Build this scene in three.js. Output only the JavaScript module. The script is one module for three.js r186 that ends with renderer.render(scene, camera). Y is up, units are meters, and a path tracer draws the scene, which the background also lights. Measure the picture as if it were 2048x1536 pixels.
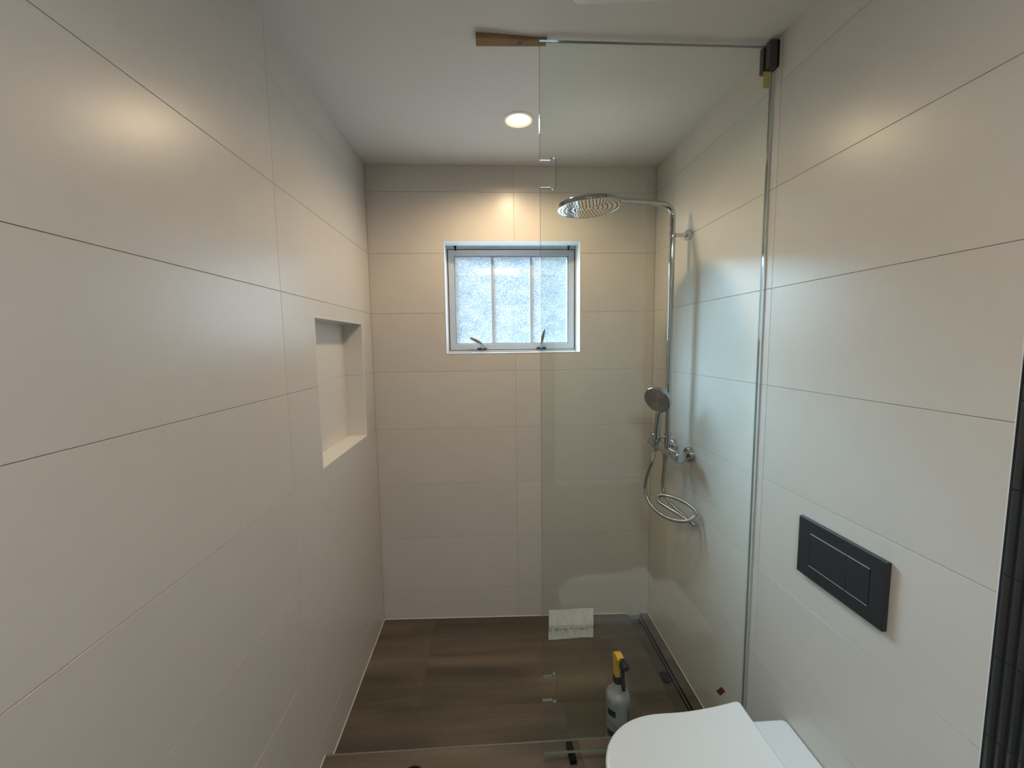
import * as THREE from 'three';
import { mergeGeometries } from 'three/addons/utils/BufferGeometryUtils.js';
import { RoundedBoxGeometry } from 'three/addons/geometries/RoundedBoxGeometry.js';
import { RectAreaLightUniformsLib } from 'three/addons/lights/RectAreaLightUniformsLib.js';

// ---------------------------------------------------------------- camera, sky, lights, exposure
const W = 1.4724, H = 2.3864, DEEP = 3.63;         // room width, height, length (m)
const BW = 2.45, TURN = 1.9;                        // behind the camera the room is wider: right wall stops at z = TURN
const scene = new THREE.Scene();
const camera = new THREE.PerspectiveCamera(85.46, 2048 / 1536, 0.05, 60);
camera.position.set(0.60045, 1.50013, 2.17948);
camera.rotation.set(-0.09806, -0.05308, -0.01262, 'YXZ');
scene.background = new THREE.Color().setRGB(0.47, 0.55, 0.62);      // bright overcast sky, seen only through the obscure window
const renderer = new THREE.WebGLRenderer({ antialias: true });
renderer.toneMapping = THREE.LinearToneMapping;
renderer.toneMappingExposure = 1.0;
renderer.shadowMap.enabled = true;
RectAreaLightUniformsLib.init();
const WINDOW_LIGHT = { color: new THREE.Color().setRGB(0.72, 0.9, 1.0), power: 2.2 };
const LAMP = { color: new THREE.Color().setRGB(1.0, 0.75, 0.48), power: 2.1 };
const LAMP_BACK = { color: new THREE.Color().setRGB(1.0, 0.975, 0.93), power: 28 };
// hazy daylight from the upper left outside, entering through the window
const sun = new THREE.DirectionalLight(new THREE.Color().setRGB(0.58, 0.83, 1.03), 44);
sun.position.set(0.727 - 6.7, 1.73 + 6.5, -0.1 - 8); sun.target.position.set(0.727, 1.73, -0.1);
sun.shadow.radius = 90; sun.castShadow = true; sun.name = 'daylight_sun';
Object.assign(sun.shadow.camera, { left: -3, right: 3, top: 3, bottom: -3, near: 1, far: 20 });
sun.shadow.mapSize.set(2048, 2048);
scene.add(sun, sun.target);

// ---------------------------------------------------------------- helpers
let seed = 7;
const rnd = () => { seed = (seed * 1664525 + 1013904223) >>> 0; return seed / 4294967296; };
const names = {};
const numbered = (n) => { const k = names[n] = (names[n] ?? -1) + 1; return k ? n + '_' + String(k).padStart(3, '0') : n; };
const tag = (o, label, category, group, kind) => {
  if (label) o.userData.label = label;
  if (category) o.userData.category = category;
  if (group) o.userData.group = group;
  if (kind) o.userData.kind = kind;
  return o;
};
const part = (name, geo, mat, parent) => {
  const g = Array.isArray(geo) ? mergeGeometries(geo.map((x) => { const y = x.index ? x.toNonIndexed() : x; for (const k of Object.keys(y.attributes)) if (!['position', 'normal', 'uv'].includes(k)) y.deleteAttribute(k); return y; })) : geo;
  const m = new THREE.Mesh(g, mat);
  m.name = parent ? name : numbered(name);
  m.castShadow = m.receiveShadow = true;
  (parent ?? scene).add(m);
  return m;
};
const thing = (name, label, category, pos = [0, 0, 0], group) => {
  const o = new THREE.Group(); o.name = numbered(name); o.position.set(...pos); scene.add(o);
  return tag(o, label, category, group);
};
const box = (x0, y0, z0, x1, y1, z1) => new THREE.BoxGeometry(x1 - x0, y1 - y0, z1 - z0).translate((x0 + x1) / 2, (y0 + y1) / 2, (z0 + z1) / 2);
const rbox = (x0, y0, z0, x1, y1, z1, r = 0.002, s = 2) => new RoundedBoxGeometry(x1 - x0, y1 - y0, z1 - z0, s, r).translate((x0 + x1) / 2, (y0 + y1) / 2, (z0 + z1) / 2);
const V = (a) => new THREE.Vector3(...a);
const lathe = (pts, seg = 48) => new THREE.LatheGeometry(pts.map((p) => new THREE.Vector2(p[0], p[1])), seg);
const along = (g, from, dir) => g.applyQuaternion(new THREE.Quaternion().setFromUnitVectors(new THREE.Vector3(0, 1, 0), V(dir).normalize())).translate(...from);   // turns +y of a lathe to dir
const tube = (pts, r, seg = 64, rad = 12, tension) => new THREE.TubeGeometry(new THREE.CatmullRomCurve3(pts.map(V), false, tension === undefined ? 'centripetal' : 'catmullrom', tension), seg, r, rad, false);
const shapeOf = (pts) => new THREE.Shape(pts.map((p) => new THREE.Vector2(p[0], p[1])));
const ringGeo = (x0, y0, x1, y1, w, z0, z1, bevel = 0.0008) => {          // rectangular frame in the xy plane
  const [l, b, r, t] = Array.isArray(w) ? w : [w, w, w, w];
  const s = shapeOf([[x0, y0], [x1, y0], [x1, y1], [x0, y1]]);
  s.holes.push(new THREE.Path([[x0 + l, y0 + b], [x0 + l, y1 - t], [x1 - r, y1 - t], [x1 - r, y0 + b]].map((p) => new THREE.Vector2(...p))));
  return new THREE.ExtrudeGeometry(s, { depth: z1 - z0 - 2 * bevel, bevelEnabled: true, bevelSize: bevel, bevelThickness: bevel, bevelOffset: -bevel, bevelSegments: 1 }).translate(0, 0, z0 + bevel);
};
// value noise for the procedural textures (wraps at period)
const lattice = Array.from({ length: 4096 }, rnd);
const hash2 = (x, y) => lattice[((x * 73 + y * 179) % 4096 + 4096) % 4096];
const vnoise = (x, y, px, py) => {
  const x0 = Math.floor(x), y0 = Math.floor(y), fx = x - x0, fy = y - y0, sx = fx * fx * (3 - 2 * fx), sy = fy * fy * (3 - 2 * fy);
  const h = (a, b) => hash2(((a % px) + px) % px, ((b % py) + py) % py);
  return (h(x0, y0) * (1 - sx) + h(x0 + 1, y0) * sx) * (1 - sy) + (h(x0, y0 + 1) * (1 - sx) + h(x0 + 1, y0 + 1) * sx) * sy;
};
const texture = (w, h, f, srgb, repeat) => {
  const d = new Uint8Array(w * h * 4);
  for (let j = 0; j < h; j++) for (let i = 0; i < w; i++) { const c = f(i / w, j / h); for (let k = 0; k < 3; k++) d[(j * w + i) * 4 + k] = Math.max(0, Math.min(255, (c.length ? c[k] : c) * 255)); d[(j * w + i) * 4 + 3] = 255; }
  const t = new THREE.DataTexture(d, w, h);
  t.wrapS = t.wrapT = THREE.RepeatWrapping; t.magFilter = THREE.LinearFilter; t.minFilter = THREE.LinearFilter; t.generateMipmaps = false;
  if (srgb) t.colorSpace = THREE.SRGBColorSpace;
  if (repeat) t.repeat.set(...repeat);
  t.needsUpdate = true;
  return t;
};

// ---------------------------------------------------------------- materials
const std = (o) => new THREE.MeshStandardMaterial(o), phy = (o) => new THREE.MeshPhysicalMaterial(o);
const lin = (r, g, b) => new THREE.Color().setRGB(r, g, b);
const tileMottle = texture(512, 512, (u, v) => { const n = 0.5 * vnoise(u * 8, v * 8, 8, 8) + 0.3 * vnoise(u * 32, v * 32, 32, 32) + 0.2 * vnoise(u * 128, v * 128, 128, 128); return 0.955 + 0.045 * n; }, false, [1.4, 1.4]);
const M = {
  tile: phy({ color: lin(0.66, 0.62, 0.565), map: tileMottle, roughness: 0.31 }),
  grout: std({ color: lin(0.36, 0.33, 0.29), roughness: 0.95 }),
  paint: std({ color: lin(0.8, 0.81, 0.82), roughness: 0.9 }),
  ceiling: std({ color: lin(0.72, 0.7, 0.66), roughness: 0.92 }),
  chrome: std({ color: lin(0.5, 0.5, 0.5), metalness: 1, roughness: 0.05 }),
  brushed: std({ color: lin(0.26, 0.25, 0.24), metalness: 0.8, roughness: 0.35 }),
  white: phy({ color: lin(0.78, 0.785, 0.78), roughness: 0.28, clearcoat: 0.3, clearcoatRoughness: 0.2 }),
  plastic: std({ color: lin(0.7, 0.7, 0.68), roughness: 0.4 }),
  trimWhite: std({ color: lin(0.78, 0.79, 0.8), roughness: 0.35 }),
  alu: phy({ color: lin(0.5, 0.51, 0.52), roughness: 0.3, metalness: 0.25 }),
  black: phy({ color: lin(0.004, 0.004, 0.005), roughness: 0.6, specularIntensity: 0.35 }),
  gun: std({ color: lin(0.085, 0.08, 0.074), roughness: 0.42, metalness: 0.4 }),
  plate: phy({ color: lin(0.027, 0.029, 0.033), roughness: 0.36, specularIntensity: 1 }),
  silicone: std({ color: lin(0.72, 0.68, 0.6), roughness: 0.5 }),
};

// ---------------------------------------------------------------- floor: falls to the drain at the right, step up to the dry side
const fall = (x) => -0.0238 * x;
const STEP = 0.822, DRY = 0.07;
const woody = (ph) => texture(512, 512, (u, v) => {
  const w = v + 0.10 * vnoise(u * 2 + ph, v * 3, 64, 3) + 0.03 * vnoise(u * 6, v * 8, 64, 8);
  const s = 0.5 * vnoise(u * 2 + ph, w * 7, 64, 7) + 0.25 * vnoise(u * 3 + ph * 2, w * 22, 64, 22) + 0.13 * vnoise(u * 10, w * 90, 64, 90) + 0.12 * vnoise(u * 120, v * 120, 128, 128);
  const b = Math.max(0, vnoise(u * 2.5 + 3 * ph, w * 5, 64, 5) - 0.62), k = 0.68 + 0.52 * s + 0.85 * b;
  return [0.372 * k, 0.332 * k, 0.282 * k];
}, true, [1 / 1.2, 1 / 0.6]);
const floorTile = [0, 17, 31].map((p) => phy({ map: woody(p), roughness: 0.46, specularIntensity: 0.8 }));
const sloped = (a, b) => { const g = box(a, -0.12, -0.25, b, 0, STEP), p = g.attributes.position; for (let i = 0; i < p.count; i++) if (p.getY(i) > -0.1) p.setY(i, fall(p.getX(i)) - 0.0012); g.computeVertexNormals(); return g; };
const floorGrout = std({ color: lin(0.12, 0.1, 0.08), roughness: 0.9 });
const floorRoot = part('floor', [sloped(-0.1, 1.352), sloped(1.4256, W + 0.1), box(1.352, -0.12, -0.25, 1.4256, -0.075, STEP), box(-0.1, -0.12, STEP - 0.0005, BW + 0.1, DRY - 0.0025, DEEP + 0.12)], floorGrout);
tag(floorRoot, null, null, null, 'structure');
function slab(x0, z0, x1, z1, mat, sloped, thick = 0.0018, name = 'tile', dy = 0) {   // one floor tile, laid to the fall where sloped
  const g = new RoundedBoxGeometry(x1 - x0, thick, z1 - z0, 1, 0.0006).translate((x0 + x1) / 2, -thick / 2, (z0 + z1) / 2);
  const p = g.attributes.position, uv = g.attributes.uv;
  for (let i = 0; i < p.count; i++) { uv.setXY(i, p.getX(i), p.getZ(i)); p.setY(i, p.getY(i) + dy + (sloped ? fall(p.getX(i)) : DRY)); }
  g.computeVertexNormals();
  return part(name, g, mat, floorRoot);
}
const gap = 0.0007;
const G0 = 0.002;
slab(G0, G0, 0.278 - gap, 0.565 - gap, floorTile[0], true);
slab(0.278 + gap, G0, 1.352, 0.565 - gap, floorTile[1], true);
slab(G0, 0.565 + gap, 0.885 - gap, STEP - 0.003, floorTile[2], true);
slab(0.885 + gap, 0.565 + gap, 1.352, STEP - 0.003, floorTile[0], true);
slab(1.4256, G0, W - 0.002, 0.565 - gap, floorTile[1], true);
slab(1.4256, 0.565 + gap, W - 0.002, STEP - 0.003, floorTile[2], true);
for (let k = 0; k < 3; k++) {                      // 860 mm rows, the middle one starting where the room widens
  slab(G0, STEP + 0.004 + k * 0.93, 0.895 - gap, STEP + 0.002 + (k + 1) * 0.93, floorTile[k % 3], false, 0.002);
  if (k) slab(2.092, STEP + 0.004 + k * 0.93, BW - 0.002, STEP + 0.002 + (k + 1) * 0.93, floorTile[k % 3], false, 0.002);
  slab(0.895 + gap, STEP + 0.004 + k * 0.93, k ? 2.09 : W - 0.002, STEP + 0.002 + (k + 1) * 0.93, floorTile[(k + 1) % 3], false, 0.002);
}
slab(G0, STEP - 0.002, W - 0.002, STEP, M.grout, false, 0.10, 'riser', -0.004);
// pale edge trim of the step, and the light silicone beads round the floor
tag(part('trim_1', rbox(0.001, DRY - 0.012, STEP - 0.0025, W - 0.001, DRY + 0.001, STEP + 0.0035, 0.0008), std({ color: lin(0.2, 0.18, 0.15), roughness: 0.5 })), null, null, null, 'structure');
const bead = (a, b, n) => tag(part(n, tube([a, [(a[0] + b[0]) / 2, (a[1] + b[1]) / 2, (a[2] + b[2]) / 2], b], 0.0022, 8, 8), M.silicone), null, null, null, 'structure');
bead([0.001, 0.0005, 0.001], [1.352, fall(1.352) + 0.0005, 0.001], 'trim_2');
bead([0.001, 0.0005, 0.001], [0.001, 0.0005, STEP - 0.003], 'trim_3');
bead([W - 0.001, fall(W) + 0.0005, 0.001], [W - 0.001, fall(W) + 0.0005, STEP - 0.003], 'trim_4');
bead([0.001, DRY + 0.0005, STEP], [0.001, DRY + 0.0005, DEEP - 0.01], 'trim_5');

// ---------------------------------------------------------------- ceiling
tag(part('ceiling', box(-0.1, H, -0.25, BW + 0.15, H + 0.12, DEEP + 0.15), M.ceiling), null, null, null, 'structure');

// ---------------------------------------------------------------- walls of 300 mm tile courses
const T = 0.0018, rows = [-0.045, 0.1578, 0.4578, 0.7578, 1.0578, 1.3578, 1.6578, 1.9578, 2.2578, H + 0.001];
const tileMats = [0, 1, 2].map((k) => { const m = M.tile.clone(); m.map = tileMottle.clone(); m.map.offset.set(k * 0.37, k * 0.61); m.map.needsUpdate = true; m.color.multiplyScalar([1, 0.985, 1.012][k]); return m; });
let tk = 0;
function wallTile(poly, wall, g = 0.0006, mat) {            // poly in wall coordinates (u right as extruded, v up), edges drawn in by the joint
  const s = shapeOf(poly), e = 0.0004;
  const geo = new THREE.ExtrudeGeometry(s, { depth: T - e, bevelEnabled: true, bevelThickness: e, bevelSize: e, bevelOffset: -e - g, bevelSegments: 1 }).translate(0, 0, -T + 0.0001);
  return part('tile', geo, mat ?? tileMats[tk++ % 3], wall);
}
const rect = (a, b, c, d) => [[a, b], [c, b], [c, d], [a, d]];
// back wall, with the window opening
const WX0 = 0.3765, WX1 = 1.0795, WY0 = 1.4478, WY1 = 2.0188, JB = 0.7368;
{
  const s = shapeOf(rect(-0.1, -0.1, W + 0.1, H + 0.05));
  s.holes.push(new THREE.Path(rect(WX0, WY0, WX1, WY1).map((p) => new THREE.Vector2(...p))));
  const w = part('wall_back', new THREE.ExtrudeGeometry(s, { depth: 0.2, bevelEnabled: false }).translate(0, 0, -0.2 - T), M.grout);
  tag(w, null, null, null, 'structure');
  for (let r = 0; r < 9; r++) {
    const y0 = rows[r], y1 = rows[r + 1];
    if (r === 5) {            // course cut round the lower part of the window
      wallTile([[0, y0], [JB, y0], [JB, WY0], [WX0, WY0], [WX0, y1], [0, y1]], w);
      wallTile([[JB, y0], [W, y0], [W, y1], [WX1, y1], [WX1, WY0], [JB, WY0]], w);
    } else if (r === 6) { wallTile(rect(0, y0, WX0, y1), w); wallTile(rect(WX1, y0, W, y1), w); }
    else if (r === 7) {
      wallTile([[0, y0], [WX0, y0], [WX0, WY1], [JB, WY1], [JB, y1], [0, y1]], w);
      wallTile([[JB, WY1], [WX1, WY1], [WX1, y0], [W, y0], [W, y1], [JB, y1]], w);
    } else { wallTile(rect(0, y0, JB, y1), w); wallTile(rect(JB, y0, W, y1), w); }
  }
}
// left wall, with the recessed niche. Local u = -z, turned +90 degrees about y
const NZ0 = 0.160, NZ1 = 0.696, NY0 = 1.0595, NY1 = 1.600, ND = 0.089, JS = 0.9215, J2 = 2.12;
{
  const s = shapeOf(rect(-DEEP - 0.1, -0.1, 0.25, H + 0.05));
  s.holes.push(new THREE.Path(rect(-NZ1, NY0, -NZ0, NY1).map((p) => new THREE.Vector2(...p))));
  const w = part('wall_left', new THREE.ExtrudeGeometry(s, { depth: 0.15, bevelEnabled: false }).translate(0, 0, -0.15 - T), M.grout);
  w.rotation.y = Math.PI / 2; tag(w, null, null, null, 'structure');
  const cols = [0, JS, J2, DEEP];
  for (let r = 0; r < 9; r++) for (let c = 0; c < 3; c++) {
    const y0 = rows[r], y1 = rows[r + 1], a = -cols[c + 1], b = -cols[c];
    if (c || r < 4 || r > 5) wallTile(rect(a, y0, b, y1), w);
    else if (r === 4) { wallTile(rect(a, y0, -NZ1, y1), w); wallTile(rect(-NZ0, y0, b, y1), w); }
    else wallTile([[a, y0], [-NZ1, y0], [-NZ1, NY1], [-NZ0, NY1], [-NZ0, y0], [b, y0], [b, y1], [a, y1]], w);
  }
  // niche lining: back (two courses), sides, head and a pale sill
  const e = 0.0006, lining = M.tile.clone(); lining.color.setRGB(0.76, 0.715, 0.655);
  part('niche_back', [box(-NZ1, NY0, -ND - 0.01, -NZ0, rows[5] - e, -ND), box(-NZ1, rows[5] + e, -ND - 0.01, -NZ0, NY1, -ND)], lining, w);
  part('niche_side', [box(-NZ0 - 0.0035, NY0, -ND, -NZ0, rows[5] - e, -0.0004), box(-NZ0 - 0.0035, rows[5] + e, -ND, -NZ0, NY1, -0.0004)], lining, w);
  part('niche_side', box(-NZ1, NY0, -ND, -NZ1 + 0.0035, NY1, -0.0004), lining, w);
  part('niche_head', box(-NZ1 + 0.0035, NY1 - 0.0035, -ND, -NZ0 - 0.0035, NY1, -0.0004), lining, w);
  part('niche_sill', rbox(-NZ1, NY0 - 0.001, -ND, -NZ0, NY0 + 0.0055, 0.0006, 0.0012), phy({ color: lin(0.88, 0.84, 0.76), roughness: 0.35 }), w);
  part('niche_trim', [box(-NZ1 - 0.002, NY0, -0.004, -NZ1 + 0.001, NY1, 0.0006), box(-NZ0 - 0.001, NY0, -0.004, -NZ0 + 0.002, NY1, 0.0006), box(-NZ1, NY1 - 0.001, -0.004, -NZ0, NY1 + 0.002, 0.0006)], M.trimWhite, w);
}
// right wall: pale courses to z = 1.545, then dark finger tiles. Local u = z, turned -90 degrees about y
const DZ = 1.5445;
{
  const w = part('wall_right', box(-0.25, -0.1, -0.12 - T, TURN, H + 0.05, -T), M.grout);
  w.position.x = W; w.rotation.y = -Math.PI / 2; tag(w, null, null, null, 'structure');
  const cols = [0, JS, DZ];
  for (let r = 0; r < 9; r++) for (let c = 0; c < 2; c++) wallTile(rect(cols[c], rows[r], cols[c + 1], rows[r + 1]), w);
  part('edge_trim', box(DZ - 0.0015, 0.05, -T, DZ + 0.001, H, 0.0005), M.trimWhite, w);
  const dark = [0, 1, 2, 3].map((k) => phy({ color: lin(...[[0.03, 0.033, 0.037], [0.034, 0.039, 0.038], [0.028, 0.031, 0.034], [0.036, 0.036, 0.038]][k]), roughness: 0.3 }));
  const pitch = 0.0152, hgt = 0.1494, fw = pitch - 0.0035, prof = new THREE.Shape();
  prof.moveTo(-fw / 2, 0); prof.lineTo(fw / 2, 0); prof.quadraticCurveTo(fw / 2, 0.004, fw / 4, 0.0052); prof.quadraticCurveTo(0, 0.0064, -fw / 4, 0.0052); prof.quadraticCurveTo(-fw / 2, 0.004, -fw / 2, 0);
  const finger = new THREE.ExtrudeGeometry(prof, { depth: hgt - 0.0022, bevelEnabled: false, curveSegments: 4 }).rotateX(-Math.PI / 2).scale(1, 1, -1);
  finger.index ?? 0; { const p = finger.attributes.position, n = finger.attributes.normal; for (let i = 0; i < p.count; i += 3) { for (const a of [p, n, finger.attributes.uv]) { const s = a.itemSize, A = a.array; for (let k = 0; k < s; k++) { const t = A[(i + 1) * s + k]; A[(i + 1) * s + k] = A[(i + 2) * s + k]; A[(i + 2) * s + k] = t; } } } }
  part('dark_grout', box(DZ + 0.001, 0.05, -T, TURN, H, 0.0008), std({ color: lin(0.012, 0.012, 0.012), roughness: 0.9 }), w);
  const restList = [];
  const m4 = new THREE.Matrix4();
  for (let c = 0; c < Math.floor((TURN - DZ - 0.003) / pitch); c++) for (let r = 0; r < 16; r++) {
    const u = DZ + 0.003 + pitch * (c + 0.5), v = 0.0527 + hgt * r;
    const h = Math.min(1, (H - v) / hgt);
    if (h < 0.1) continue;
    if (c < 18) { const f = part('finger_tile', finger, dark[Math.floor(rnd() * 4)], w); f.position.set(u, v, -T); f.scale.y = h; }
    else restList.push(m4.clone().makeTranslation(u, v, -T).multiply(new THREE.Matrix4().makeScale(1, h, 1)));
  }
  const rest = new THREE.InstancedMesh(finger, dark[0], restList.length);
  restList.forEach((m, i) => rest.setMatrixAt(i, m)); rest.name = 'finger_tiles'; rest.userData.kind = 'stuff'; rest.castShadow = rest.receiveShadow = true; w.add(rest);
}
tag(part('wall_front', box(-0.1, -0.1, DEEP, BW + 0.15, H + 0.05, DEEP + 0.12), M.paint), null, null, null, 'structure');
tag(part('wall_recess', box(BW, -0.1, TURN - 0.15, BW + 0.12, H + 0.05, DEEP), M.paint), null, null, null, 'structure');
tag(part('wall_return', box(W + 0.1, -0.1, TURN - 0.12, BW, H + 0.05, TURN), M.paint), null, null, null, 'structure');
{
  const d = new THREE.Group(); d.name = 'door_1'; scene.add(d); tag(d, null, null, null, 'structure');
  const leafMat = std({ color: lin(0.02, 0.02, 0.021), roughness: 0.5 });
  part('door_leaf', rbox(0.36, DRY + 0.004, DEEP - 0.045, 1.18, 2.1, DEEP - 0.006, 0.002), leafMat, d);
  part('door_frame', [box(0.31, DRY, DEEP - 0.05, 0.357, 2.15, DEEP), box(1.183, DRY, DEEP - 0.05, 1.23, 2.15, DEEP), box(0.357, 2.103, DEEP - 0.05, 1.183, 2.15, DEEP)], leafMat, d);
  part('door_handle', [along(lathe([[0, 0], [0.026, 0], [0.026, 0.008], [0.01, 0.01], [0.01, 0.045], [0, 0.045]], 24), [1.12, 1.05, DEEP - 0.045], [0, 0, -1]), rbox(1.0, 1.04, DEEP - 0.1, 1.13, 1.06, DEEP - 0.08, 0.006)], M.brushed, d);
}
tag(part('baseboard_front', rbox(1.232, DRY, DEEP - 0.014, BW - 0.002, DRY + 0.075, DEEP, 0.002), M.white), null, null, null, 'structure');

// ---------------------------------------------------------------- window_1: white reveal, grey aluminium frame, sash, obscure panes
{
  const w = new THREE.Group(); w.name = 'window_1'; scene.add(w); tag(w, null, null, null, 'structure');
  const D = -0.105;                                   // face of the sash
  part('reveal', ringGeo(WX0, WY0, WX1, WY1, 0.0035, -0.185, 0.0015, 0.0006), M.trimWhite, w);
  const fx0 = WX0 + 0.0035, fx1 = WX1 - 0.0035, fy0 = WY0 + 0.0035, fy1 = WY1 - 0.0035;
  part('outer_frame', [ringGeo(fx0, fy0, fx1, fy1, [0.0045, 0.012, 0.0045, 0.0135], -0.15, D + 0.004), ringGeo(fx0, fy0, fx1, fy1, [0.003, 0.006, 0.003, 0.006], D + 0.004, D + 0.012)], M.alu, w);
  part('gasket', ringGeo(fx0 + 0.004, fy0 + 0.011, fx1 - 0.004, fy1 - 0.0125, 0.006, -0.15, D - 0.004), M.black, w);
  const sx0 = fx0 + 0.0086, sx1 = fx1 - 0.0086, sy0 = fy0 + 0.0146, sy1 = fy1 - 0.0174;
  const sash = part('sash', [ringGeo(sx0, sy0, sx1, sy1, 0.031, -0.15, D, 0.0012), ringGeo(sx0 + 0.0322, sy0 + 0.0322, sx1 - 0.0322, sy1 - 0.0322, 0.004, -0.15, D - 0.008, 0.0008)], M.alu, w);
  const gx0 = sx0 + 0.033, gx1 = sx1 - 0.033, gy0 = sy0 + 0.033, gy1 = sy1 - 0.033, bars = [0.6235, 0.8335];
  for (const b of bars) part('glazing_bar', rbox(b - 0.0078, gy0, -0.135, b + 0.0078, gy1, D - 0.011, 0.001), std({ color: lin(0.5, 0.56, 0.64), roughness: 0.45 }), sash);
  // obscure glass: a fine hammered pattern, daylight behind it
  const hammer = (u, v) => {
    const a = vnoise(u * 88 + 1.8 * vnoise(u * 30, v * 30, 30, 30), v * 122, 88, 122), b = vnoise(u * 150, v * 200, 150, 200), c = vnoise(u * 9, v * 16, 9, 16);
    const k = Math.max(0, Math.min(1, 0.6 * a + 0.34 * b + 0.24 * c - 0.09));
    return k * k * (3 - 2 * k);
  };
  const hammered = texture(1024, 1024, (u, v) => { const s = hammer(u, v); return [0.57 + 0.40 * s, 0.69 + 0.28 * s, 0.78 + 0.19 * s]; }, true, [2.1, 2.1]);
  const hammeredTint = texture(1024, 1024, (u, v) => { const s = hammer(u, v); return [0.66 + 0.32 * s, 0.76 + 0.23 * s, 0.84 + 0.14 * s]; }, true, [2.1, 2.1]);
  const paneMat = phy({ color: lin(1, 1, 1), roughness: 0.3, specularIntensity: 0.25, emissive: lin(1, 0.95, 0.92), emissiveMap: hammered, emissiveIntensity: 0.7, map: hammeredTint, transmission: 0.72, thickness: 0 }), clearMat = phy({ color: lin(0.97, 0.985, 0.98), roughness: 0, transmission: 1, thickness: 0 });
  const xs = [gx0, bars[0], bars[1], gx1];
  for (let k = 0; k < 3; k++) {
    const a = xs[k] + (k ? 0.0079 : 0), b = xs[k + 1] - (k < 2 ? 0.0079 : 0), g = box(a, gy0, -0.126, b, gy1, -0.121), uv = g.attributes.uv, p = g.attributes.position;
    for (let i = 0; i < p.count; i++) uv.setXY(i, p.getX(i), p.getY(i));
    part('window_pane', g, [clearMat, clearMat, clearMat, clearMat, paneMat, clearMat], sash);
  }
  // stays at the head, cam handles at the foot
  for (const x of [0.4285, 1.035]) part('stay', [rbox(x - 0.006, fy1 - 0.007, D + 0.0, x + 0.006, fy1 - 0.001, D + 0.02, 0.001), rbox(x - 0.004, fy1 - 0.021, D + 0.002, x + 0.004, fy1 - 0.006, D + 0.008, 0.001)], M.black, w);
  const handle = (x, pts, tagname) => {
    const h = part('handle', (() => {
      const c = new THREE.CatmullRomCurve3(pts.map(V)), n = 20, pos = [], idx = [], fr = c.computeFrenetFrames(n, false);
      for (let i = 0; i <= n; i++) {
        const t = i / n, p = c.getPointAt(t), tan = c.getTangentAt(t), side = new THREE.Vector3().crossVectors(tan, new THREE.Vector3(0, 0, 1)).normalize(), wd = t < 0.02 || t > 0.98 ? 0.0025 : t < 0.25 ? 0.0068 - 0.006 * t : 0.0052 + 0.004 * Math.sin(Math.PI * (t - 0.2) / 0.8), th = 0.0042;
        for (let k = 0; k < 8; k++) { const a = k / 8 * 2 * Math.PI, q = p.clone().addScaledVector(side, wd * Math.cos(a)); q.z += th * Math.sin(a); pos.push(q.x, q.y, q.z); }
        if (i) for (let k = 0; k < 8; k++) { const a = (i - 1) * 8 + k, b = (i - 1) * 8 + (k + 1) % 8; idx.push(a, b, a + 8, b, b + 8, a + 8); }
      }
      const s = pos.length / 3; for (const [i, f] of [[0, 1], [n, 0]]) for (let k = 1; k < 7; k++) f ? idx.push(i * 8, i * 8 + k + 1, i * 8 + k) : idx.push(i * 8, i * 8 + k, i * 8 + k + 1);
      const g = new THREE.BufferGeometry(); g.setAttribute('position', new THREE.Float32BufferAttribute(pos, 3)); g.setIndex(idx); g.computeVertexNormals(); return g;
    })(), M.brushed, w);
    part('handle_base', [rbox(x - 0.026, sy0 - 0.0015, D, x + 0.026, sy0 + 0.0105, D + 0.009, 0.002), rbox(x - 0.011, sy0 - 0.001, D + 0.006, x + 0.011, sy0 + 0.013, D + 0.016, 0.002)], std({ color: lin(0.05, 0.05, 0.05), roughness: 0.4, metalness: 0.5 }), h);
  };
  handle(0.561, [[0.561, 1.471, D + 0.02], [0.566, 1.487, D + 0.026], [0.556, 1.499, D + 0.03], [0.531, 1.515, D + 0.034], [0.497, 1.535, D + 0.036]]);
  handle(0.885, [[0.886, 1.471, D + 0.02], [0.884, 1.49, D + 0.026], [0.886, 1.51, D + 0.03], [0.893, 1.545, D + 0.034], [0.9, 1.573, D + 0.036]]);
  // daylight through the panes: a light of the same size just in front of the glowing glass
  const day = new THREE.RectAreaLight(WINDOW_LIGHT.color, WINDOW_LIGHT.power, gx1 - gx0 - 0.01, gy1 - gy0 - 0.01);
  day.position.set((gx0 + gx1) / 2, (gy0 + gy1) / 2, D - 0.006); day.lookAt((gx0 + gx1) / 2, (gy0 + gy1) / 2, 1); day.name = 'window_daylight'; scene.add(day);
}

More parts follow.
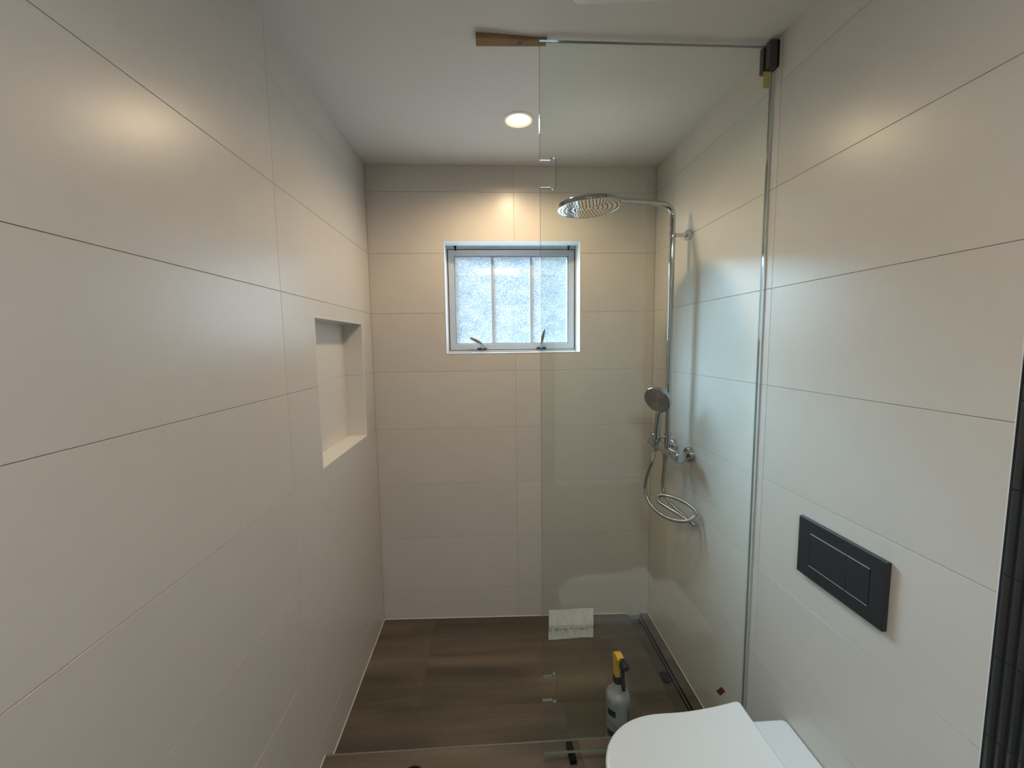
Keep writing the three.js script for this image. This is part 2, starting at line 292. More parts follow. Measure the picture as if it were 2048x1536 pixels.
// ---------------------------------------------------------------- downlights
function downlight(x, z, L, label) {
  const t = thing('downlight', label, 'ceiling light', [x, H, z]);
  part('rim', lathe([[0.0475, 0.004], [0.0475, -0.001], [0.052, -0.0042], [0.059, -0.004], [0.0645, -0.0012], [0.065, 0.001]]), std({ color: lin(0.8, 0.79, 0.77), roughness: 0.45 }), t);
  part('lamp_reflector', lathe([[0.0425, 0.0008], [0.0475, -0.0016], [0.0525, -0.0046], [0.0525, -0.0038], [0.0475, -0.0004], [0.0425, 0.0012]]), std({ color: lin(0.9, 0.85, 0.75), roughness: 0.5, emissive: new THREE.Color().setRGB(1, 0.56, 0.25), emissiveIntensity: 0.75 }), t);
  part('lamp_diffuser', lathe([[0, -0.0004], [0.03, -0.0004], [0.0474, -0.0001], [0.0474, 0.0005], [0, 0.0005]]), std({ color: lin(0.9, 0.9, 0.88), roughness: 0.5, emissive: L.color, emissiveIntensity: 5 }), t);
  const s = new THREE.SpotLight(L.color, L.power, 0, 1.42, 0.4, 2);
  s.position.set(x, H - 0.012, z); s.target.position.set(x, 0, z); s.shadow.radius = 1.8; s.castShadow = true; s.name = 'downlight_lamp';
  scene.add(s, s.target);
}
downlight(0.7328, 0.43, LAMP, 'round recessed downlight glowing warm in the ceiling in front of the window');
{
  // square panel light over the dry side, behind the camera
  const x = 0.72, z = 2.78, a = 0.46, t = thing('panel_light', 'square flush ceiling panel light behind the camera, over the dry side of the room', 'ceiling light', [x, H, z]);
  part('frame', ringGeo(-a / 2 - 0.015, -a / 2 - 0.015, a / 2 + 0.015, a / 2 + 0.015, 0.015, 0.0005, 0.012).rotateX(Math.PI / 2), M.white, t);
  part('light_diffuser', box(-a / 2, -0.006, -a / 2, a / 2, -0.002, a / 2), std({ color: lin(0.9, 0.9, 0.9), roughness: 0.6, emissive: LAMP_BACK.color, emissiveIntensity: 4 }), t);
  const l = new THREE.RectAreaLight(LAMP_BACK.color, LAMP_BACK.power, a, a);
  l.position.set(x, H - 0.0125, z); l.lookAt(x, 0, z); l.name = 'panel_light_lamp'; scene.add(l);
}

// ---------------------------------------------------------------- exhaust fan cover on the ceiling (only its rear edge is in view)
{
  const t = thing('exhaust_fan', 'white square exhaust fan cover on the ceiling at the top edge of the photo', 'fan', [0.834, H, 1.0185]);
  t.rotation.y = -0.095;
  const r = 0.02, a = 0.29, s = new THREE.Shape();
  s.moveTo(r, 0); s.lineTo(a - r, 0); s.quadraticCurveTo(a, 0, a, r); s.lineTo(a, a - r); s.quadraticCurveTo(a, a, a - r, a); s.lineTo(r, a); s.quadraticCurveTo(0, a, 0, a - r); s.lineTo(0, r); s.quadraticCurveTo(0, 0, r, 0);
  part('cover', new THREE.ExtrudeGeometry(s, { depth: 0.009, bevelEnabled: true, bevelSize: 0.003, bevelThickness: 0.003, bevelOffset: -0.003, bevelSegments: 2 }).rotateX(Math.PI / 2).translate(0, -0.003, 0), M.white, t);
  for (let k = 0; k < 9; k++) part('vent_slat', rbox(0.05, -0.0175, 0.05 + k * 0.022, 0.24, -0.0145, 0.062 + k * 0.022, 0.001), M.plastic, t);
}

// ---------------------------------------------------------------- frameless glass panel
const GZ = 0.8765, GT = 0.0105;
{
  const x0 = 0.7605, x1 = W - 0.006, y0 = 0.0865, y1 = 2.3765, s = new THREE.Shape();
  const notch = (yt, yb, d, dir) => {};
  s.moveTo(x0, y0); s.lineTo(x1, y0); s.lineTo(x1, y1); s.lineTo(x0, y1);
  // hinge cut-outs on the free edge: a slot with a rounded ear at each inner corner
  const cut = (yt, yb) => {
    const xi = x0 + 0.047, r = 0.0075;
    s.lineTo(x0, yt); s.lineTo(xi - 2 * r, yt);
    s.absarc(xi - r + 0.001, yt - 0.001, r, Math.PI * 0.9, -0.25, true);
    s.lineTo(xi, yt - 0.02); s.lineTo(xi, yb + 0.02);
    s.absarc(xi - r + 0.001, yb + 0.001, r, 0.25, -Math.PI * 0.9, true);
    s.lineTo(xi - 2 * r, yb); s.lineTo(x0, yb);
  };
  cut(2.0445, 1.966); cut(0.3735, 0.289);
  s.lineTo(x0, y0);
  const e = 0.0008, g = new THREE.ExtrudeGeometry(s, { depth: GT - 2 * e, bevelEnabled: true, bevelThickness: e, bevelSize: e, bevelOffset: -e, bevelSegments: 1, curveSegments: 10 }).translate(0, 0, GZ + e);
  const face = phy({ color: lin(0.935, 0.962, 0.942), roughness: 0, transmission: 1, thickness: 0, ior: 1.48, side: THREE.DoubleSide });
  const edge = phy({ color: lin(0.14, 0.17, 0.145), roughness: 0.12, clearcoat: 1, clearcoatRoughness: 0.05 });
  const m = part('shower_screen', g, [face, edge]);
  tag(m, 'tall clear frameless glass shower panel with two hinge cut-outs, standing from floor to ceiling', 'shower screen');
  // clamp fixing the top corner to the wall: a plate on either side of the glass
  const t = thing('glass_clamp', 'dark grey metal clamp gripping the top corner of the glass panel at the wall', 'clamp', [W, 2.344, GZ + GT / 2]);
  const h = 0.0375;
  part('clamp_plate', rbox(-0.029, -h, GT / 2 + 0.0006, -0.0045, h, GT / 2 + 0.0185, 0.0012), M.gun, t);
  part('clamp_plate', rbox(-0.029, -h, -GT / 2 - 0.0185, -0.0045, h, -GT / 2 - 0.0006, 0.0012), M.gun, t);
  part('wall_plate', rbox(-0.0045, -h, -GT / 2 - 0.02, -0.0002, h, GT / 2 + 0.02, 0.0008), M.black, t);
  const tp = part('shim', rbox(W - 0.0345, 2.2555, GZ + GT + 0.0004, W - 0.0115, 2.303, GZ + GT + 0.0022, 0.0006), std({ color: lin(0.5, 0.43, 0.16), roughness: 0.7 }));
  tag(tp, 'small yellowish strip hanging below the dark clamp on the glass panel', 'strip');
}
// timber wedge between the top of the glass and the ceiling
{
  const grain = texture(256, 64, (u, v) => { const k = 0.72 + 0.42 * vnoise(u * 3, v * 22, 64, 22) + 0.12 * vnoise(u * 20, v * 44, 64, 44), knot = Math.exp(-((u - 0.62) ** 2) / 0.0006 - ((v - 0.5) ** 2) / 0.03); return [0.56 * k - 0.2 * knot, 0.44 * k - 0.17 * knot, 0.31 * k - 0.13 * knot]; }, true);
  const x0 = 0.577, x1 = 0.784, z0 = 0.8615, z1 = 0.8965, g = new RoundedBoxGeometry(x1 - x0, 0.016, z1 - z0, 2, 0.0007), p = g.attributes.position, uv = g.attributes.uv;
  for (let i = 0; i < p.count; i++) {
    const f = p.getX(i) / (x1 - x0) + 0.5; if (p.getY(i) < 0) p.setY(i, p.getY(i) + f * 0.0102);
    uv.setXY(i, f, p.getZ(i) / (z1 - z0) + 0.5 + p.getY(i) * 8);
    p.setZ(i, p.getZ(i) - f * 0.016 * (p.getZ(i) > 0 ? 1.0 : 0.55));
  }
  g.translate((x0 + x1) / 2, H - 0.0081, (z0 + z1) / 2); g.computeVertexNormals();
  tag(part('timber_wedge', g, std({ map: grain, roughness: 0.85 })), 'tapered pine wedge jammed between the ceiling and the top of the glass panel', 'wedge');
}
// label on the glass
{
  const print = texture(256, 128, (u, v) => {
    let k = 0.80 + 0.06 * vnoise(u * 30, v * 6, 30, 6) + 0.05 * vnoise(u * 60, v * 60, 60, 60);
    const mid = 0.33 + 0.05 * (vnoise(u * 8, 3, 8, 8) - 0.5), band = Math.exp(-(((v - mid) / 0.085) ** 2)), w = vnoise(u * 22, v * 26, 22, 26);
    k -= band * (0.12 + 0.42 * Math.max(0, w - 0.38)) + 0.25 * Math.exp(-(((v - mid - 0.09 - 0.03 * vnoise(u * 10, 1, 10, 4)) / 0.012) ** 2)) * vnoise(u * 14, 7, 14, 14);
    if (v < 0.25) k -= 0.06;
    return [k, k * 1.0, k * 0.96];
  }, true);
  const g = new THREE.PlaneGeometry(0.15, 0.104, 24, 16), p = g.attributes.position;
  for (let i = 0; i < p.count; i++) {
    const u = p.getX(i) / 0.15, v = p.getY(i) / 0.104;
    p.setZ(i, 0.0012 + 0.0025 * Math.max(0, -u - 0.25) * (v < 0.1 ? 4 : 1) + 0.0006 * Math.sin(u * 13) * Math.sin(v * 9 + 1));
    p.setX(i, p.getX(i) + (v < 0 ? -0.0025 * -v * 2 * (u < 0 ? 1 : 0.2) : 0)); p.setY(i, p.getY(i) + 0.0012 * Math.sin(u * 7));
  }
  const solid = mergeGeometries([g.clone(), (() => { const b = g.clone(); b.translate(0, 0, -0.0005); const ix = b.index.array; for (let i = 0; i < ix.length; i += 3) { const t = ix[i]; ix[i] = ix[i + 1]; ix[i + 1] = t; } return b; })()]);
  solid.computeVertexNormals(); solid.translate(0.857, 0.565, GZ + GT);
  tag(part('paper_label', solid, std({ map: print, color: lin(0.8, 0.82, 0.78), roughness: 0.85, side: THREE.DoubleSide })), 'creased white paper sheet stuck low on the glass panel', 'paper');
  const r = part('sticker', rbox(-0.0118, -0.0118, 0, 0.0118, 0.0118, 0.0016, 0.0005), std({ color: lin(0.11, 0.008, 0.01), roughness: 0.5 }));
  r.position.set(1.3815, 0.288, GZ + GT + 0.0002); r.rotation.z = Math.PI / 4 - 0.12;
  tag(r, 'small dark red square turned on its corner, stuck on the glass by the toilet lid', 'sticker');
  // packer under the glass
  const k = thing('packing_shim', 'black plastic packer lying under the bottom edge of the glass panel', 'shim', [0.86, DRY, 0.8775]);
  k.rotation.y = 0.06;
  part('base', rbox(-0.0115, 0.0002, -0.034, 0.0115, 0.0145, 0.034, 0.002), M.black, k);
  part('rib', rbox(-0.011, 0.0145, 0.018, 0.011, 0.0175, 0.0335, 0.001), M.black, k); part('rib', rbox(-0.011, 0.0145, -0.0335, 0.011, 0.0175, -0.004, 0.001), M.black, k);
}

// ---------------------------------------------------------------- linear drain along the right wall
{
  const y = fall(1.388), t = thing('linear_drain', 'narrow channel drain with tile insert along the foot of the right wall', 'drain', [1.388, y, 0.41]);
  const z0 = -0.372, z1 = 0.405;
  const ins = new RoundedBoxGeometry(0.048, 0.008, z1 - z0 - 0.055, 1, 0.0008).translate(-0.0094, -0.0065, 0.028 + (z1 + z0) / 2), uv = ins.attributes.uv, p = ins.attributes.position;
  for (let i = 0; i < p.count; i++) uv.setXY(i, p.getX(i) + 0.3, p.getZ(i) + 0.2);
  part('tile_insert', ins, phy({ map: woody(5), color: lin(0.8, 0.8, 0.8), roughness: 0.5 }), t);
  part('channel', [box(-0.0345, -0.036, -0.405, 0.0375, -0.034, z1), box(-0.036, -0.036, -0.405, -0.0345, -0.001, z1), box(0.0358, -0.036, -0.405, 0.0372, -0.0005, z1)], std({ color: lin(0.02, 0.019, 0.018), roughness: 0.6, metalness: 0.2 }), t);
  part('flange', rbox(0.0228, -0.014, z0 - 0.01, 0.0276, -0.001, z1, 0.0006), std({ color: lin(0.2, 0.18, 0.16), roughness: 0.4, metalness: 0.6 }), t);
  for (const [a, b] of [[0.0146, 0.0228], [0.0276, 0.0358]]) part('slot', box(a, -0.028, z0 - 0.02, b, -0.024, z1), M.black, t);
  part('outlet_screw', along(lathe([[0, 0], [0.004, 0], [0.004, 0.003], [0, 0.004]], 16), [-0.018, -0.0145, z0 + 0.012], [0, 1, 0]), M.chrome, t);
  // black wedge-shaped packer left by the slot
  const WEDGE = [[-0.017, -0.0243], [-0.004, -0.0262], [0.008, -0.0248], [0.0165, -0.0185], [0.0175, 0.002], [0.0165, 0.018], [0.009, 0.0268], [-0.003, 0.0305], [-0.012, 0.0305], [-0.0175, 0.022], [-0.0191, 0.006]];
  const s = new THREE.Shape(WEDGE.map(([x, z]) => new THREE.Vector2(x, -z)));
  const wd = part('plastic_wedge', new THREE.ExtrudeGeometry(s, { depth: 0.007, bevelEnabled: true, bevelSize: 0.001, bevelThickness: 0.001, bevelSegments: 2 }).rotateX(-Math.PI / 2).translate(0, 0.001, 0), M.black);
  wd.position.set(1.378, y + 0.0005, 0.458);
  tag(wd, 'small black plastic piece lying on the shower floor against the drain slot', 'shim');
}

// ---------------------------------------------------------------- shower column
const RX = 1.394, RZ = 0.38;
const headDir = new THREE.Vector3(1.0148 - RX, 0, 0.452 - RZ).normalize();
{
  const t = thing('shower_column', 'chrome shower column with round rain head, riser pipe and bar mixer on the right wall', 'shower', [W, 1.0, RZ]);
  const P = (x, y, z) => [x - W, y - 1.0, z - RZ];
  const A = (s, dy) => { const v = headDir.clone().multiplyScalar(s); return P(RX + v.x, dy, RZ + v.z); };
  const bend = [], R = 0.05, top = 2.080;
  for (let k = 0; k <= 8; k++) { const a = (k / 8) * Math.PI / 2; bend.push(A(R - R * Math.cos(a), top - R + R * Math.sin(a))); }
  const path = new THREE.CurvePath();
  const pts = [P(RX, 1.04, RZ), ...bend, A(0.405, top + 0.004)];
  for (let k = 1; k < pts.length; k++) path.add(new THREE.LineCurve3(V(pts[k - 1]), V(pts[k])));
  class Poly extends THREE.Curve { getPoint(u, o = new THREE.Vector3()) { return o.copy(path.getPoint(u)); } }
  part('riser_pipe', new THREE.TubeGeometry(new Poly(), 220, 0.0122, 18, false), M.chrome, t);
  part('pipe_end', [along(lathe([[0, 0.009], [0.006, 0.0085], [0.0105, 0.004], [0.0113, -0.002]], 24), A(0.404, top + 0.004), headDir.toArray()), new THREE.SphereGeometry(0.0055, 16, 10).translate(...A(0.395, top + 0.017))], M.chrome, t);
  // wall bracket
  part('bracket', [along(lathe([[0.009, 0], [0.009, 0.07]], 20), P(RX, 1.953, RZ), [1, 0, 0]), along(lathe([[0, 0], [0.02, 0], [0.0225, 0.002], [0.0225, 0.016], [0.0225, 0.0182]], 36), P(W - 0.0185, 1.953, RZ), [1, 0, 0]), along(lathe([[0.0115, -0.016], [0.0138, -0.015], [0.0138, 0.015], [0.0115, 0.016]], 24), P(RX, 1.953, RZ), [0, 1, 0])], M.chrome, t);
  // rain head
  const hc = P(1.0148, 2.039, 0.445), head = part('rain_head', lathe([[0.0, 0.03], [0.02, 0.0295], [0.024, 0.025], [0.03, 0.0235], [0.118, 0.022], [0.125, 0.0205], [0.1275, 0.017], [0.1278, 0.004], [0.1265, 0.001], [0.1235, 0.0004], [0.1225, 0.0016]], 96), M.chrome, t);
  head.position.set(...hc); head.rotation.z = 0.045;
  const faceMat = std({ color: lin(0.68, 0.69, 0.7), metalness: 1, roughness: 0.05 });
  const prof = [[0.0005, -0.001]]; for (let r = 0.006; r < 0.1225; r += 0.003) prof.push([r, 0.0012 - 0.0013 * Math.exp(-((r / 0.02) ** 2)) + 0.00022 * Math.sin(r * 2 * Math.PI / 0.0185)]); prof.push([0.1225, 0.0016]);
  part('spray_face', lathe(prof.map(([r, y]) => [r, y]).reverse(), 96), faceMat, head);
  const noz = [], nz = new THREE.CylinderGeometry(0.0013, 0.0017, 0.003, 8);
  for (let k = 0; k < 6; k++) { const r = 0.02 + k * 0.0187, n = Math.round(8 + k * 8.5); for (let j = 0; j < n; j++) { const a = (j + k * 0.5) / n * 2 * Math.PI; noz.push(nz.clone().translate(r * Math.cos(a), -0.0006, r * Math.sin(a))); } }
  tag(part('nozzles', noz, std({ color: lin(0.02, 0.022, 0.025), roughness: 0.6 }), head), null, null, null, 'stuff');
  // bar mixer
  const my = 1.006, mx = 1.4, bar = part('mixer_body', along(lathe([[0, -0.098], [0.0205, -0.098], [0.0215, -0.0965], [0.0215, 0.0965], [0.0205, 0.098], [0, 0.098]], 40), P(mx, my, 0.352), [0, 0, 1]), M.chrome, t);
  part('mixer_handle', along(lathe([[0.0195, 0], [0.0235, 0.002], [0.0245, 0.006], [0.0235, 0.05], [0.022, 0.053], [0.012, 0.0545], [0.0115, 0.0535], [0.007, 0.0535], [0.0065, 0.0545], [0, 0.0545]], 40), P(mx, my, 0.4515), [0, 0, 1]), M.chrome, t);
  part('mixer_handle', [along(lathe([[0.0195, 0], [0.0235, 0.002], [0.0245, 0.006], [0.0235, 0.066], [0.022, 0.069], [0, 0.07]], 40), P(mx, my, 0.2525), [0, 0, -1]), rbox(-0.004, 0, -0.006, 0.004, 0.028, 0.006, 0.002).translate(...P(mx - 0.006, my + 0.02, 0.2))], M.chrome, t);
  for (const z of [0.285, 0.4475]) part('wall_rosette', [along(lathe([[0.0125, 0], [0.0125, 0.034], [0.016, 0.036], [0.016, 0.05]], 24), P(mx + 0.014, my, z), [1, 0, 0]), along(lathe([[0.012, 0], [0.028, 0], [0.0325, 0.003], [0.0335, 0.007], [0.0335, 0.0235]], 40), P(W - 0.0238, my, z), [1, 0, 0])], M.chrome, t);
  part('pipe_collar', along(lathe([[0.011, 0], [0.0145, 0], [0.0152, 0.002], [0.0152, 0.066], [0.0142, 0.068], [0.011, 0.068]], 28), P(RX, my + 0.018, RZ), [0, 1, 0]), M.chrome, t);
  part('hose_outlet', along(lathe([[0.0095, 0], [0.011, 0.0], [0.011, 0.026], [0.0125, 0.03], [0.0125, 0.045]], 24), P(mx, my - 0.053, 0.342), [0, 1, 0]), M.chrome, t);
  part('hand_shower_holder', [along(lathe([[0.0062, 0], [0.0062, 0.05]], 16), P(RX - 0.004, 1.0725, RZ + 0.004), [-0.049, 0.001, -0.003]), along(lathe([[0.0152, -0.016], [0.019, -0.016], [0.0195, 0.016], [0.0152, 0.016]], 28), P(1.3418, 1.0715, 0.3805), [0.005, 1, 0.11])], M.chrome, t);
}
// hand shower held by the holder
{
  const HB = [1.3417, 1.0364, 0.3758], c = new THREE.Vector3(1.322, 1.2445, 0.428), n = V([-0.727, -0.416, 0.546]).normalize();
  const t = thing('hand_shower', 'round chrome hand shower standing in the holder above the mixer', 'hand shower', HB);
  const L = (v) => [v.x - HB[0], v.y - HB[1], v.z - HB[2]], back = c.clone().addScaledVector(n, -0.012);
  const head = part('head', along(lathe([[0.058, 0.0125], [0.0605, 0.0115], [0.0615, 0.009], [0.0615, -0.001], [0.058, -0.008], [0.045, -0.015], [0.025, -0.019], [0, -0.02]].reverse(), 64), L(back), n.toArray()), M.chrome, t);
  const prof = [[0, 0.0]]; for (let r = 0.004; r < 0.058; r += 0.002) prof.push([r, 0.0006 * Math.sin(r * 2 * Math.PI / 0.0095)]); prof.push([0.058, 0.0]);
  part('spray_face', along(lathe(prof.reverse(), 64).applyMatrix4(new THREE.Matrix4()), L(c), n.toArray()), std({ color: lin(0.5, 0.49, 0.48), metalness: 0.75, roughness: 0.24 }), head);
  const noz = [];
  for (let k = 0; k < 5; k++) { const r = 0.011 + k * 0.0105, m = 6 + k * 7; for (let j = 0; j < m; j++) { const a = (j + k * 0.5) / m * 2 * Math.PI; noz.push(new THREE.CylinderGeometry(0.0009, 0.0012, 0.002, 6).translate(r * Math.cos(a), 0.0006, r * Math.sin(a))); } }
  tag(part('nozzles', mergeGeometries(noz).applyQuaternion(new THREE.Quaternion().setFromUnitVectors(new THREE.Vector3(0, 1, 0), n)).translate(...L(c)), std({ color: lin(0.035, 0.035, 0.035), roughness: 0.4 }), head), null, null, null, 'stuff');
  const jn = c.clone().addScaledVector(n, -0.026).add(new THREE.Vector3(0.014, -0.035, -0.008));
  part('handle', [tube([[0, 0.0, 0], [0.0, 0.045, 0.005], [0.0005, 0.105, 0.016], [0.003, 0.148, 0.0235], L(jn), L(c.clone().addScaledVector(n, -0.024))], 0.0148, 48, 18), along(lathe([[0.008, -0.03], [0.0098, -0.028], [0.0105, -0.004], [0.0148, 0.001]], 20), [0, 0, 0], [0, 1, 0])], M.chrome, t);
}
// metal hose, looped against the wall
{
  const pts = [[1.341, 1.005, 0.3735], [1.337, 0.988, 0.3735], [1.326, 0.9536, 0.3756], [1.318, 0.889, 0.347], [1.315, 0.8255, 0.331], [1.318, 0.7904, 0.3388], [1.325, 0.7596, 0.365], [1.337, 0.7414, 0.403], [1.355, 0.7319, 0.448], [1.38, 0.7302, 0.488], [1.405, 0.7403, 0.528], [1.43, 0.7553, 0.5445], [1.448, 0.7698, 0.5444], [1.452, 0.7855, 0.5438], [1.445, 0.7984, 0.529], [1.425, 0.8123, 0.5], [1.4, 0.8165, 0.4584], [1.375, 0.8125, 0.418], [1.36, 0.8071, 0.4], [1.35, 0.7947, 0.3935], [1.352, 0.7798, 0.403], [1.366, 0.7713, 0.4274], [1.395, 0.7592, 0.4727], [1.422, 0.7458, 0.5103], [1.44, 0.7337, 0.526], [1.456, 0.7245, 0.5333], [1.4605, 0.7225, 0.5234], [1.458, 0.7251, 0.4828], [1.448, 0.7298, 0.438], [1.436, 0.7407, 0.4039], [1.423, 0.7544, 0.3745], [1.413, 0.7708, 0.3524], [1.406, 0.7913, 0.336], [1.4, 0.8217, 0.3275], [1.4, 0.859, 0.3295], [1.4, 0.9166, 0.3375], [1.4, 0.956, 0.342]];
  const rib = texture(8, 256, (u, v) => 0.5 + 0.5 * Math.sin(v * 2 * Math.PI * 8), false);
  rib.repeat.set(1, 1); rib.rotation = 0;
  const bump = texture(256, 8, (u) => 0.5 + 0.5 * Math.sin(u * 2 * Math.PI * 16), false, [28, 1]);
  tag(part('shower_hose', tube(pts, 0.0076, 320, 14, 0.5), std({ color: lin(0.46, 0.45, 0.44), metalness: 1, roughness: 0.18, bumpMap: bump, bumpScale: 0.0003 })), 'grey metal shower hose looped in a coil below the mixer', 'hose');
}

// ---------------------------------------------------------------- flush plate
{
  const t = thing('flush_plate', 'dark grey dual flush plate with two buttons on the right wall above the toilet', 'flush plate', [W, 0.9305, 1.2295]);
  const edgeMetal = std({ color: lin(0.75, 0.77, 0.8), metalness: 0.6, roughness: 0.3 });
  const s = 0.0805, l = 0.1295;                                   // half height, half length; local x points into the room
  const slabX = (y0, z0, y1, z1, x0, x1, b, m, n, p = t) => part(n, rbox(-x1, y0, z0, -x0, y1, z1, b), m, p);
  slabX(-s, -l, s, l, 0.0002, 0.0118, 0.0016, M.plate, 'plate');
  const by0 = -0.0465, by1 = 0.0465, bz = [-0.087, 0.0295, 0.0915];
  for (let k = 0; k < 2; k++) {
    const b = slabX(by0 + 0.0025, bz[k] + 0.0006, by1 - 0.0022, bz[k + 1] - 0.0006, 0.0105, 0.0124, 0.0004, M.plate, 'button');
    for (const [a, c] of [[by1 - 0.0021, by1 - 0.0006], [by0 + 0.0008, by0 + 0.0022]]) part('button_edge', box(-0.0129, a, bz[k] + 0.001, -0.0105, c, bz[k + 1] - 0.001), edgeMetal, b);
  }
  part('recess', [box(-0.01205, by0 - 0.001, bz[0] - 0.0008, -0.0116, by1 + 0.0004, bz[0] + 0.0006), box(-0.01205, by0 - 0.001, bz[2] - 0.0006, -0.0116, by1 + 0.0004, bz[2] + 0.0008), box(-0.01205, by0 - 0.0012, bz[0], -0.0116, by0 + 0.0005, bz[2])], M.black, t);
}

// ---------------------------------------------------------------- toilet
{
  const zc = 1.258, hw = 0.181, t = thing('toilet', 'white toilet with closed rounded lid below the flush plate', 'toilet', [W, DRY, zc]);
  const X = (x) => x - W, Y = (y) => y - DRY;
  const tip = 0.8795, xs = 1.09, rear = 1.3235;
  // outline (x, half width) from the tip to the rear corner
  const outline = (grow = 0, back = rear, halfw = hw) => {
    const half = [];
    for (let k = 0; k <= 26; k++) { const a = Math.PI / 2 * k / 26, e = 2 / 2.25; half.push([xs - (xs - tip + grow) * Math.max(0, Math.cos(a)) ** e, (halfw + grow) * Math.sin(a) ** e]); }
    for (let k = 1; k <= 10; k++) half.push([xs + (back - 0.012 - xs) * k / 10, halfw + grow]);
    for (let k = 1; k <= 5; k++) { const a = Math.PI / 2 * k / 5; half.push([back - 0.012 + 0.012 * Math.sin(a), halfw + grow - 0.012 + 0.012 * Math.cos(a)]); }
    const all = half.map(([x, z]) => [x, -z]); for (let k = half.length - 1; k > 0; k--) all.push([half[k][0], half[k][1]]);
    return all;                                                     // closed loop
  };
  const rise = (x) => x < 1.13 ? 0 : 0.0275 * ((x - 1.13) / (rear - 1.13)) ** 1.7;
  const loft = (rings, capTop, capBottom) => {                     // rings: arrays of [x, y, z]
    const n = rings[0].length, pos = rings.flat(2), idx = [];
    for (let r = 0; r + 1 < rings.length; r++) for (let k = 0; k < n; k++) { const a = r * n + k, b = r * n + (k + 1) % n; idx.push(a, a + n, b, b, a + n, b + n); }
    const cap = (r, flip) => { const c = [0, 0, 0]; for (const p of rings[r]) for (let k = 0; k < 3; k++) c[k] += p[k] / n; const ci = pos.length / 3; pos.push(...c); for (let k = 0; k < n; k++) { const a = r * n + k, b = r * n + (k + 1) % n; flip ? idx.push(ci, a, b) : idx.push(ci, b, a); } };
    if (capTop) cap(rings.length - 1, false); if (capBottom) cap(0, true);
    const g = new THREE.BufferGeometry(); g.setAttribute('position', new THREE.Float32BufferAttribute(pos, 3)); g.setIndex(idx); g.computeVertexNormals(); return g;
  };
  const ring = (o, y, s = 1, cx = 1.12) => o.map(([x, z]) => { const xx = cx + (x - cx) * s; return [X(xx), Y(typeof y === 'function' ? y(xx, x) : y), z * s]; });
  const o = outline(), top = 0.4095;
  const lidRings = [ring(o, 0.388, 0.985), ring(o, 0.3885, 0.996)];
  for (let k = 0; k <= 5; k++) { const a = k / 5 * Math.PI / 2; lidRings.push(ring(o, (x) => top + rise(x) - 0.009 + 0.009 * Math.sin(a), 1 - 0.038 * (1 - Math.cos(a)))); }
  for (const s of [0.9, 0.78, 0.6, 0.4, 0.2]) lidRings.push(ring(o, (x) => top + rise(x) + 0.003 * (1 - s * s), s));
  part('lid', loft(lidRings, true, true), M.white, t);
  part('seat', loft([ring(o, 0.3675, 0.97), ring(o, 0.3685, 0.985), ring(o, 0.383, 0.988), ring(o, 0.3865, 0.98)], true, true), M.white, t);
  // pan: rim and flat rear shelf against the wall, running down to a narrower foot
  const pan = outline(-0.004, W - 0.004, 0.186);
  const pr = [];
  for (const [y, s, sx] of [[0.0705, 0.74, 0.80], [0.085, 0.745, 0.805], [0.16, 0.78, 0.84], [0.24, 0.85, 0.9], [0.3, 0.93, 0.955], [0.335, 0.985, 0.985], [0.352, 1, 1], [0.3585, 0.997, 0.998], [0.3615, 0.985, 0.99], [0.362, 0.95, 0.97]]) pr.push(pan.map(([x, z]) => [X(W - 0.004 - (W - 0.004 - x) * sx), Y(y), z * s]));
  part('pan', loft(pr, true, true), M.white, t);
  for (const z of [-0.075, 0.075]) part('hinge', along(lathe([[0, 0], [0.011, 0], [0.011, 0.012], [0.009, 0.024], [0, 0.025]], 20), [X(1.318), Y(0.362), z], [0, 1, 0]), M.chrome, t);
}

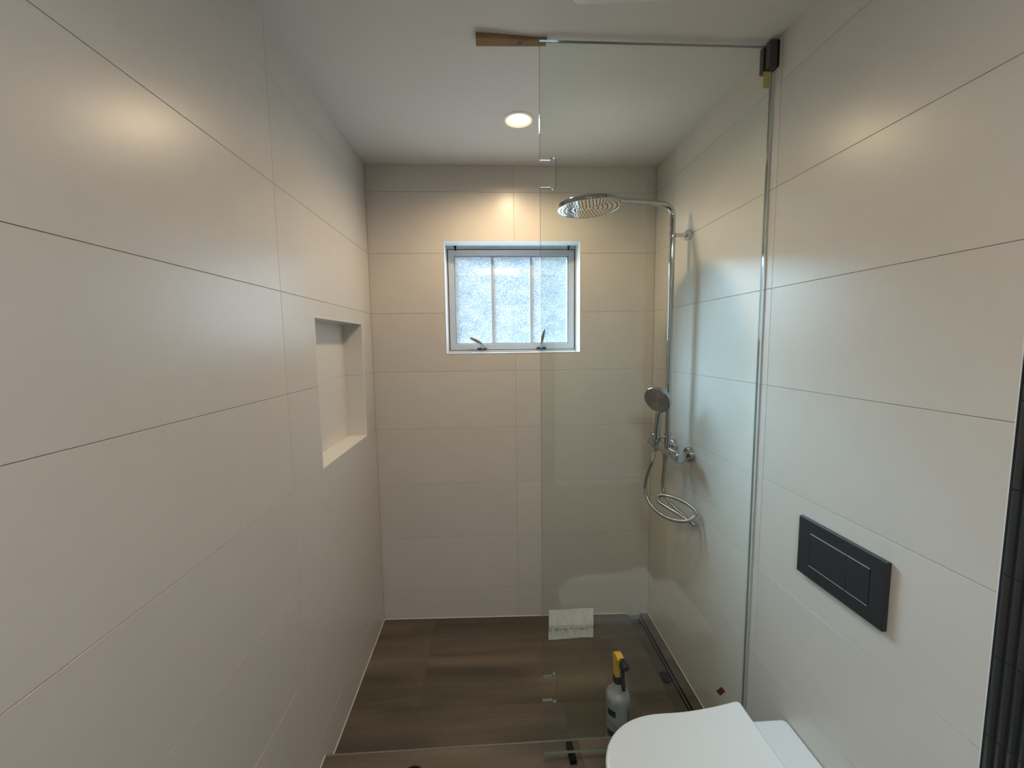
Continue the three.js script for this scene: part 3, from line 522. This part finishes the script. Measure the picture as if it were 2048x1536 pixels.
// ---------------------------------------------------------------- spray bottle
{
  const bx = 1.0655, bz = 0.742, by = fall(bx) + 0.001;
  const t = thing('spray_bottle', 'white spray bottle with yellow and black trigger head on the shower floor behind the glass', 'bottle', [bx, by, bz]);
  t.rotation.y = 0.12; t.scale.y = 0.965;                          // local +z: where the nozzle points
  part('body', lathe([[0, 0.004], [0.034, 0.0], [0.041, 0.002], [0.0435, 0.008], [0.0438, 0.06], [0.0432, 0.1], [0.0432, 0.15], [0.0428, 0.16], [0.0442, 0.172], [0.0455, 0.184], [0.0444, 0.196], [0.0398, 0.206], [0.032, 0.213], [0.0262, 0.2195], [0.0225, 0.23], [0.0188, 0.245], [0.017, 0.256], [0.0165, 0.262], [0, 0.262]], 48), phy({ color: lin(0.4, 0.42, 0.435), roughness: 0.35, transmission: 0.15, thickness: 0 }), t);
  // printed labels: dark blue header, stripes and a dusky panel; the print is too small to read
  const lab = texture(128, 256, (u, v) => {
    const blue = [0.05, 0.06, 0.22], paper = [0.62, 0.65, 0.66];
    if (v > 0.76 && v < 0.97 && u > 0.06 && u < 0.78) return blue;
    if (v < 0.26 && v > 0.04 && u < 0.8) return [0.22 + 0.1 * vnoise(u * 9, v * 30, 9, 30), 0.26, 0.36];
    if (Math.abs(v - 0.62 + 0.2 * u) < 0.012 || Math.abs(v - 0.52 + 0.2 * u) < 0.012) return [0.25, 0.25, 0.2];
    return paper;
  }, true), lab2 = texture(128, 256, (u, v) => {
    if (u > 0.1 && u < 0.55 && v > 0.2 && v < 0.95) return [0.27, 0.32, 0.45];
    if (u > 0.6 && (v % 0.14) < 0.05) return [0.16, 0.19, 0.36];
    return [0.58, 0.61, 0.63];
  }, true);
  for (const [a0, a1, m] of [[-1.45, -0.35, lab], [0.45, 1.25, lab2]]) part('label', new THREE.CylinderGeometry(0.0442, 0.0442, 0.122, 24, 1, true, a0, a1 - a0).translate(0, 0.1, 0), std({ map: m, roughness: 0.45, side: THREE.DoubleSide }), t);
  part('collar', lathe([[0.016, 0.25], [0.0185, 0.251], [0.0195, 0.254], [0.0185, 0.274], [0.0155, 0.277], [0, 0.277]], 32), M.black, t);
  const ext = (pts, w, z = 0) => { const s = new THREE.Shape(); s.moveTo(...pts[0]); s.splineThru(pts.slice(1).map((p) => new THREE.Vector2(...p))); s.closePath(); return new THREE.ExtrudeGeometry(s, { depth: w - 0.005, bevelEnabled: true, bevelSize: 0.0025, bevelThickness: 0.0025, bevelOffset: -0.0025, bevelSegments: 3, curveSegments: 20 }).translate(0, 0, -w / 2 + 0.0025).rotateY(-Math.PI / 2); };   // profile x -> local z
  part('shroud', ext([[-0.013, 0.274], [-0.016, 0.305], [-0.021, 0.335], [-0.024, 0.352], [-0.016, 0.364], [0.002, 0.368], [0.018, 0.364], [0.022, 0.354], [0.014, 0.342], [0.009, 0.315], [0.011, 0.276]], 0.027), std({ color: lin(0.72, 0.44, 0.03), roughness: 0.4 }), t);
  const dark = phy({ color: lin(0.007, 0.007, 0.02), roughness: 0.4, specularIntensity: 0.6 });
  part('nozzle', [rbox(-0.003, 0.344, 0.012, 0.013, 0.362, 0.04, 0.003), along(lathe([[0, 0], [0.0105, 0], [0.0118, 0.003], [0.0112, 0.018], [0.0095, 0.022], [0, 0.022]], 24), [0.006, 0.352, 0.036], [0.12, -0.3, 1]), rbox(-0.001, 0.315, 0.006, 0.014, 0.345, 0.024, 0.003)], dark, t);
  part('trigger', ext([[0.016, 0.342], [0.027, 0.33], [0.029, 0.302], [0.034, 0.272], [0.04, 0.246], [0.035, 0.242], [0.026, 0.27], [0.02, 0.3], [0.013, 0.325]], 0.0145).translate(0.0065, 0, 0), dark, t);
}

// ---------------------------------------------------------------- black floor outlet at the bottom edge of the picture
{
  const t = thing('floor_outlet', 'round black floor outlet at the bottom edge, left of the glass panel', 'drain', [0.319, DRY, 0.913]);
  part('ring', lathe([[0.0335, 0.0002], [0.0345, 0.002], [0.037, 0.002], [0.038, 0.0002]], 48), std({ color: lin(0.1, 0.09, 0.075), roughness: 0.4, metalness: 0.5 }), t);
  part('opening', lathe([[0, 0.0008], [0.0336, 0.0008], [0.0336, 0.0002]].reverse(), 48), std({ color: lin(0.001, 0.001, 0.001), roughness: 1 }), t);
}

renderer.render(scene, camera);
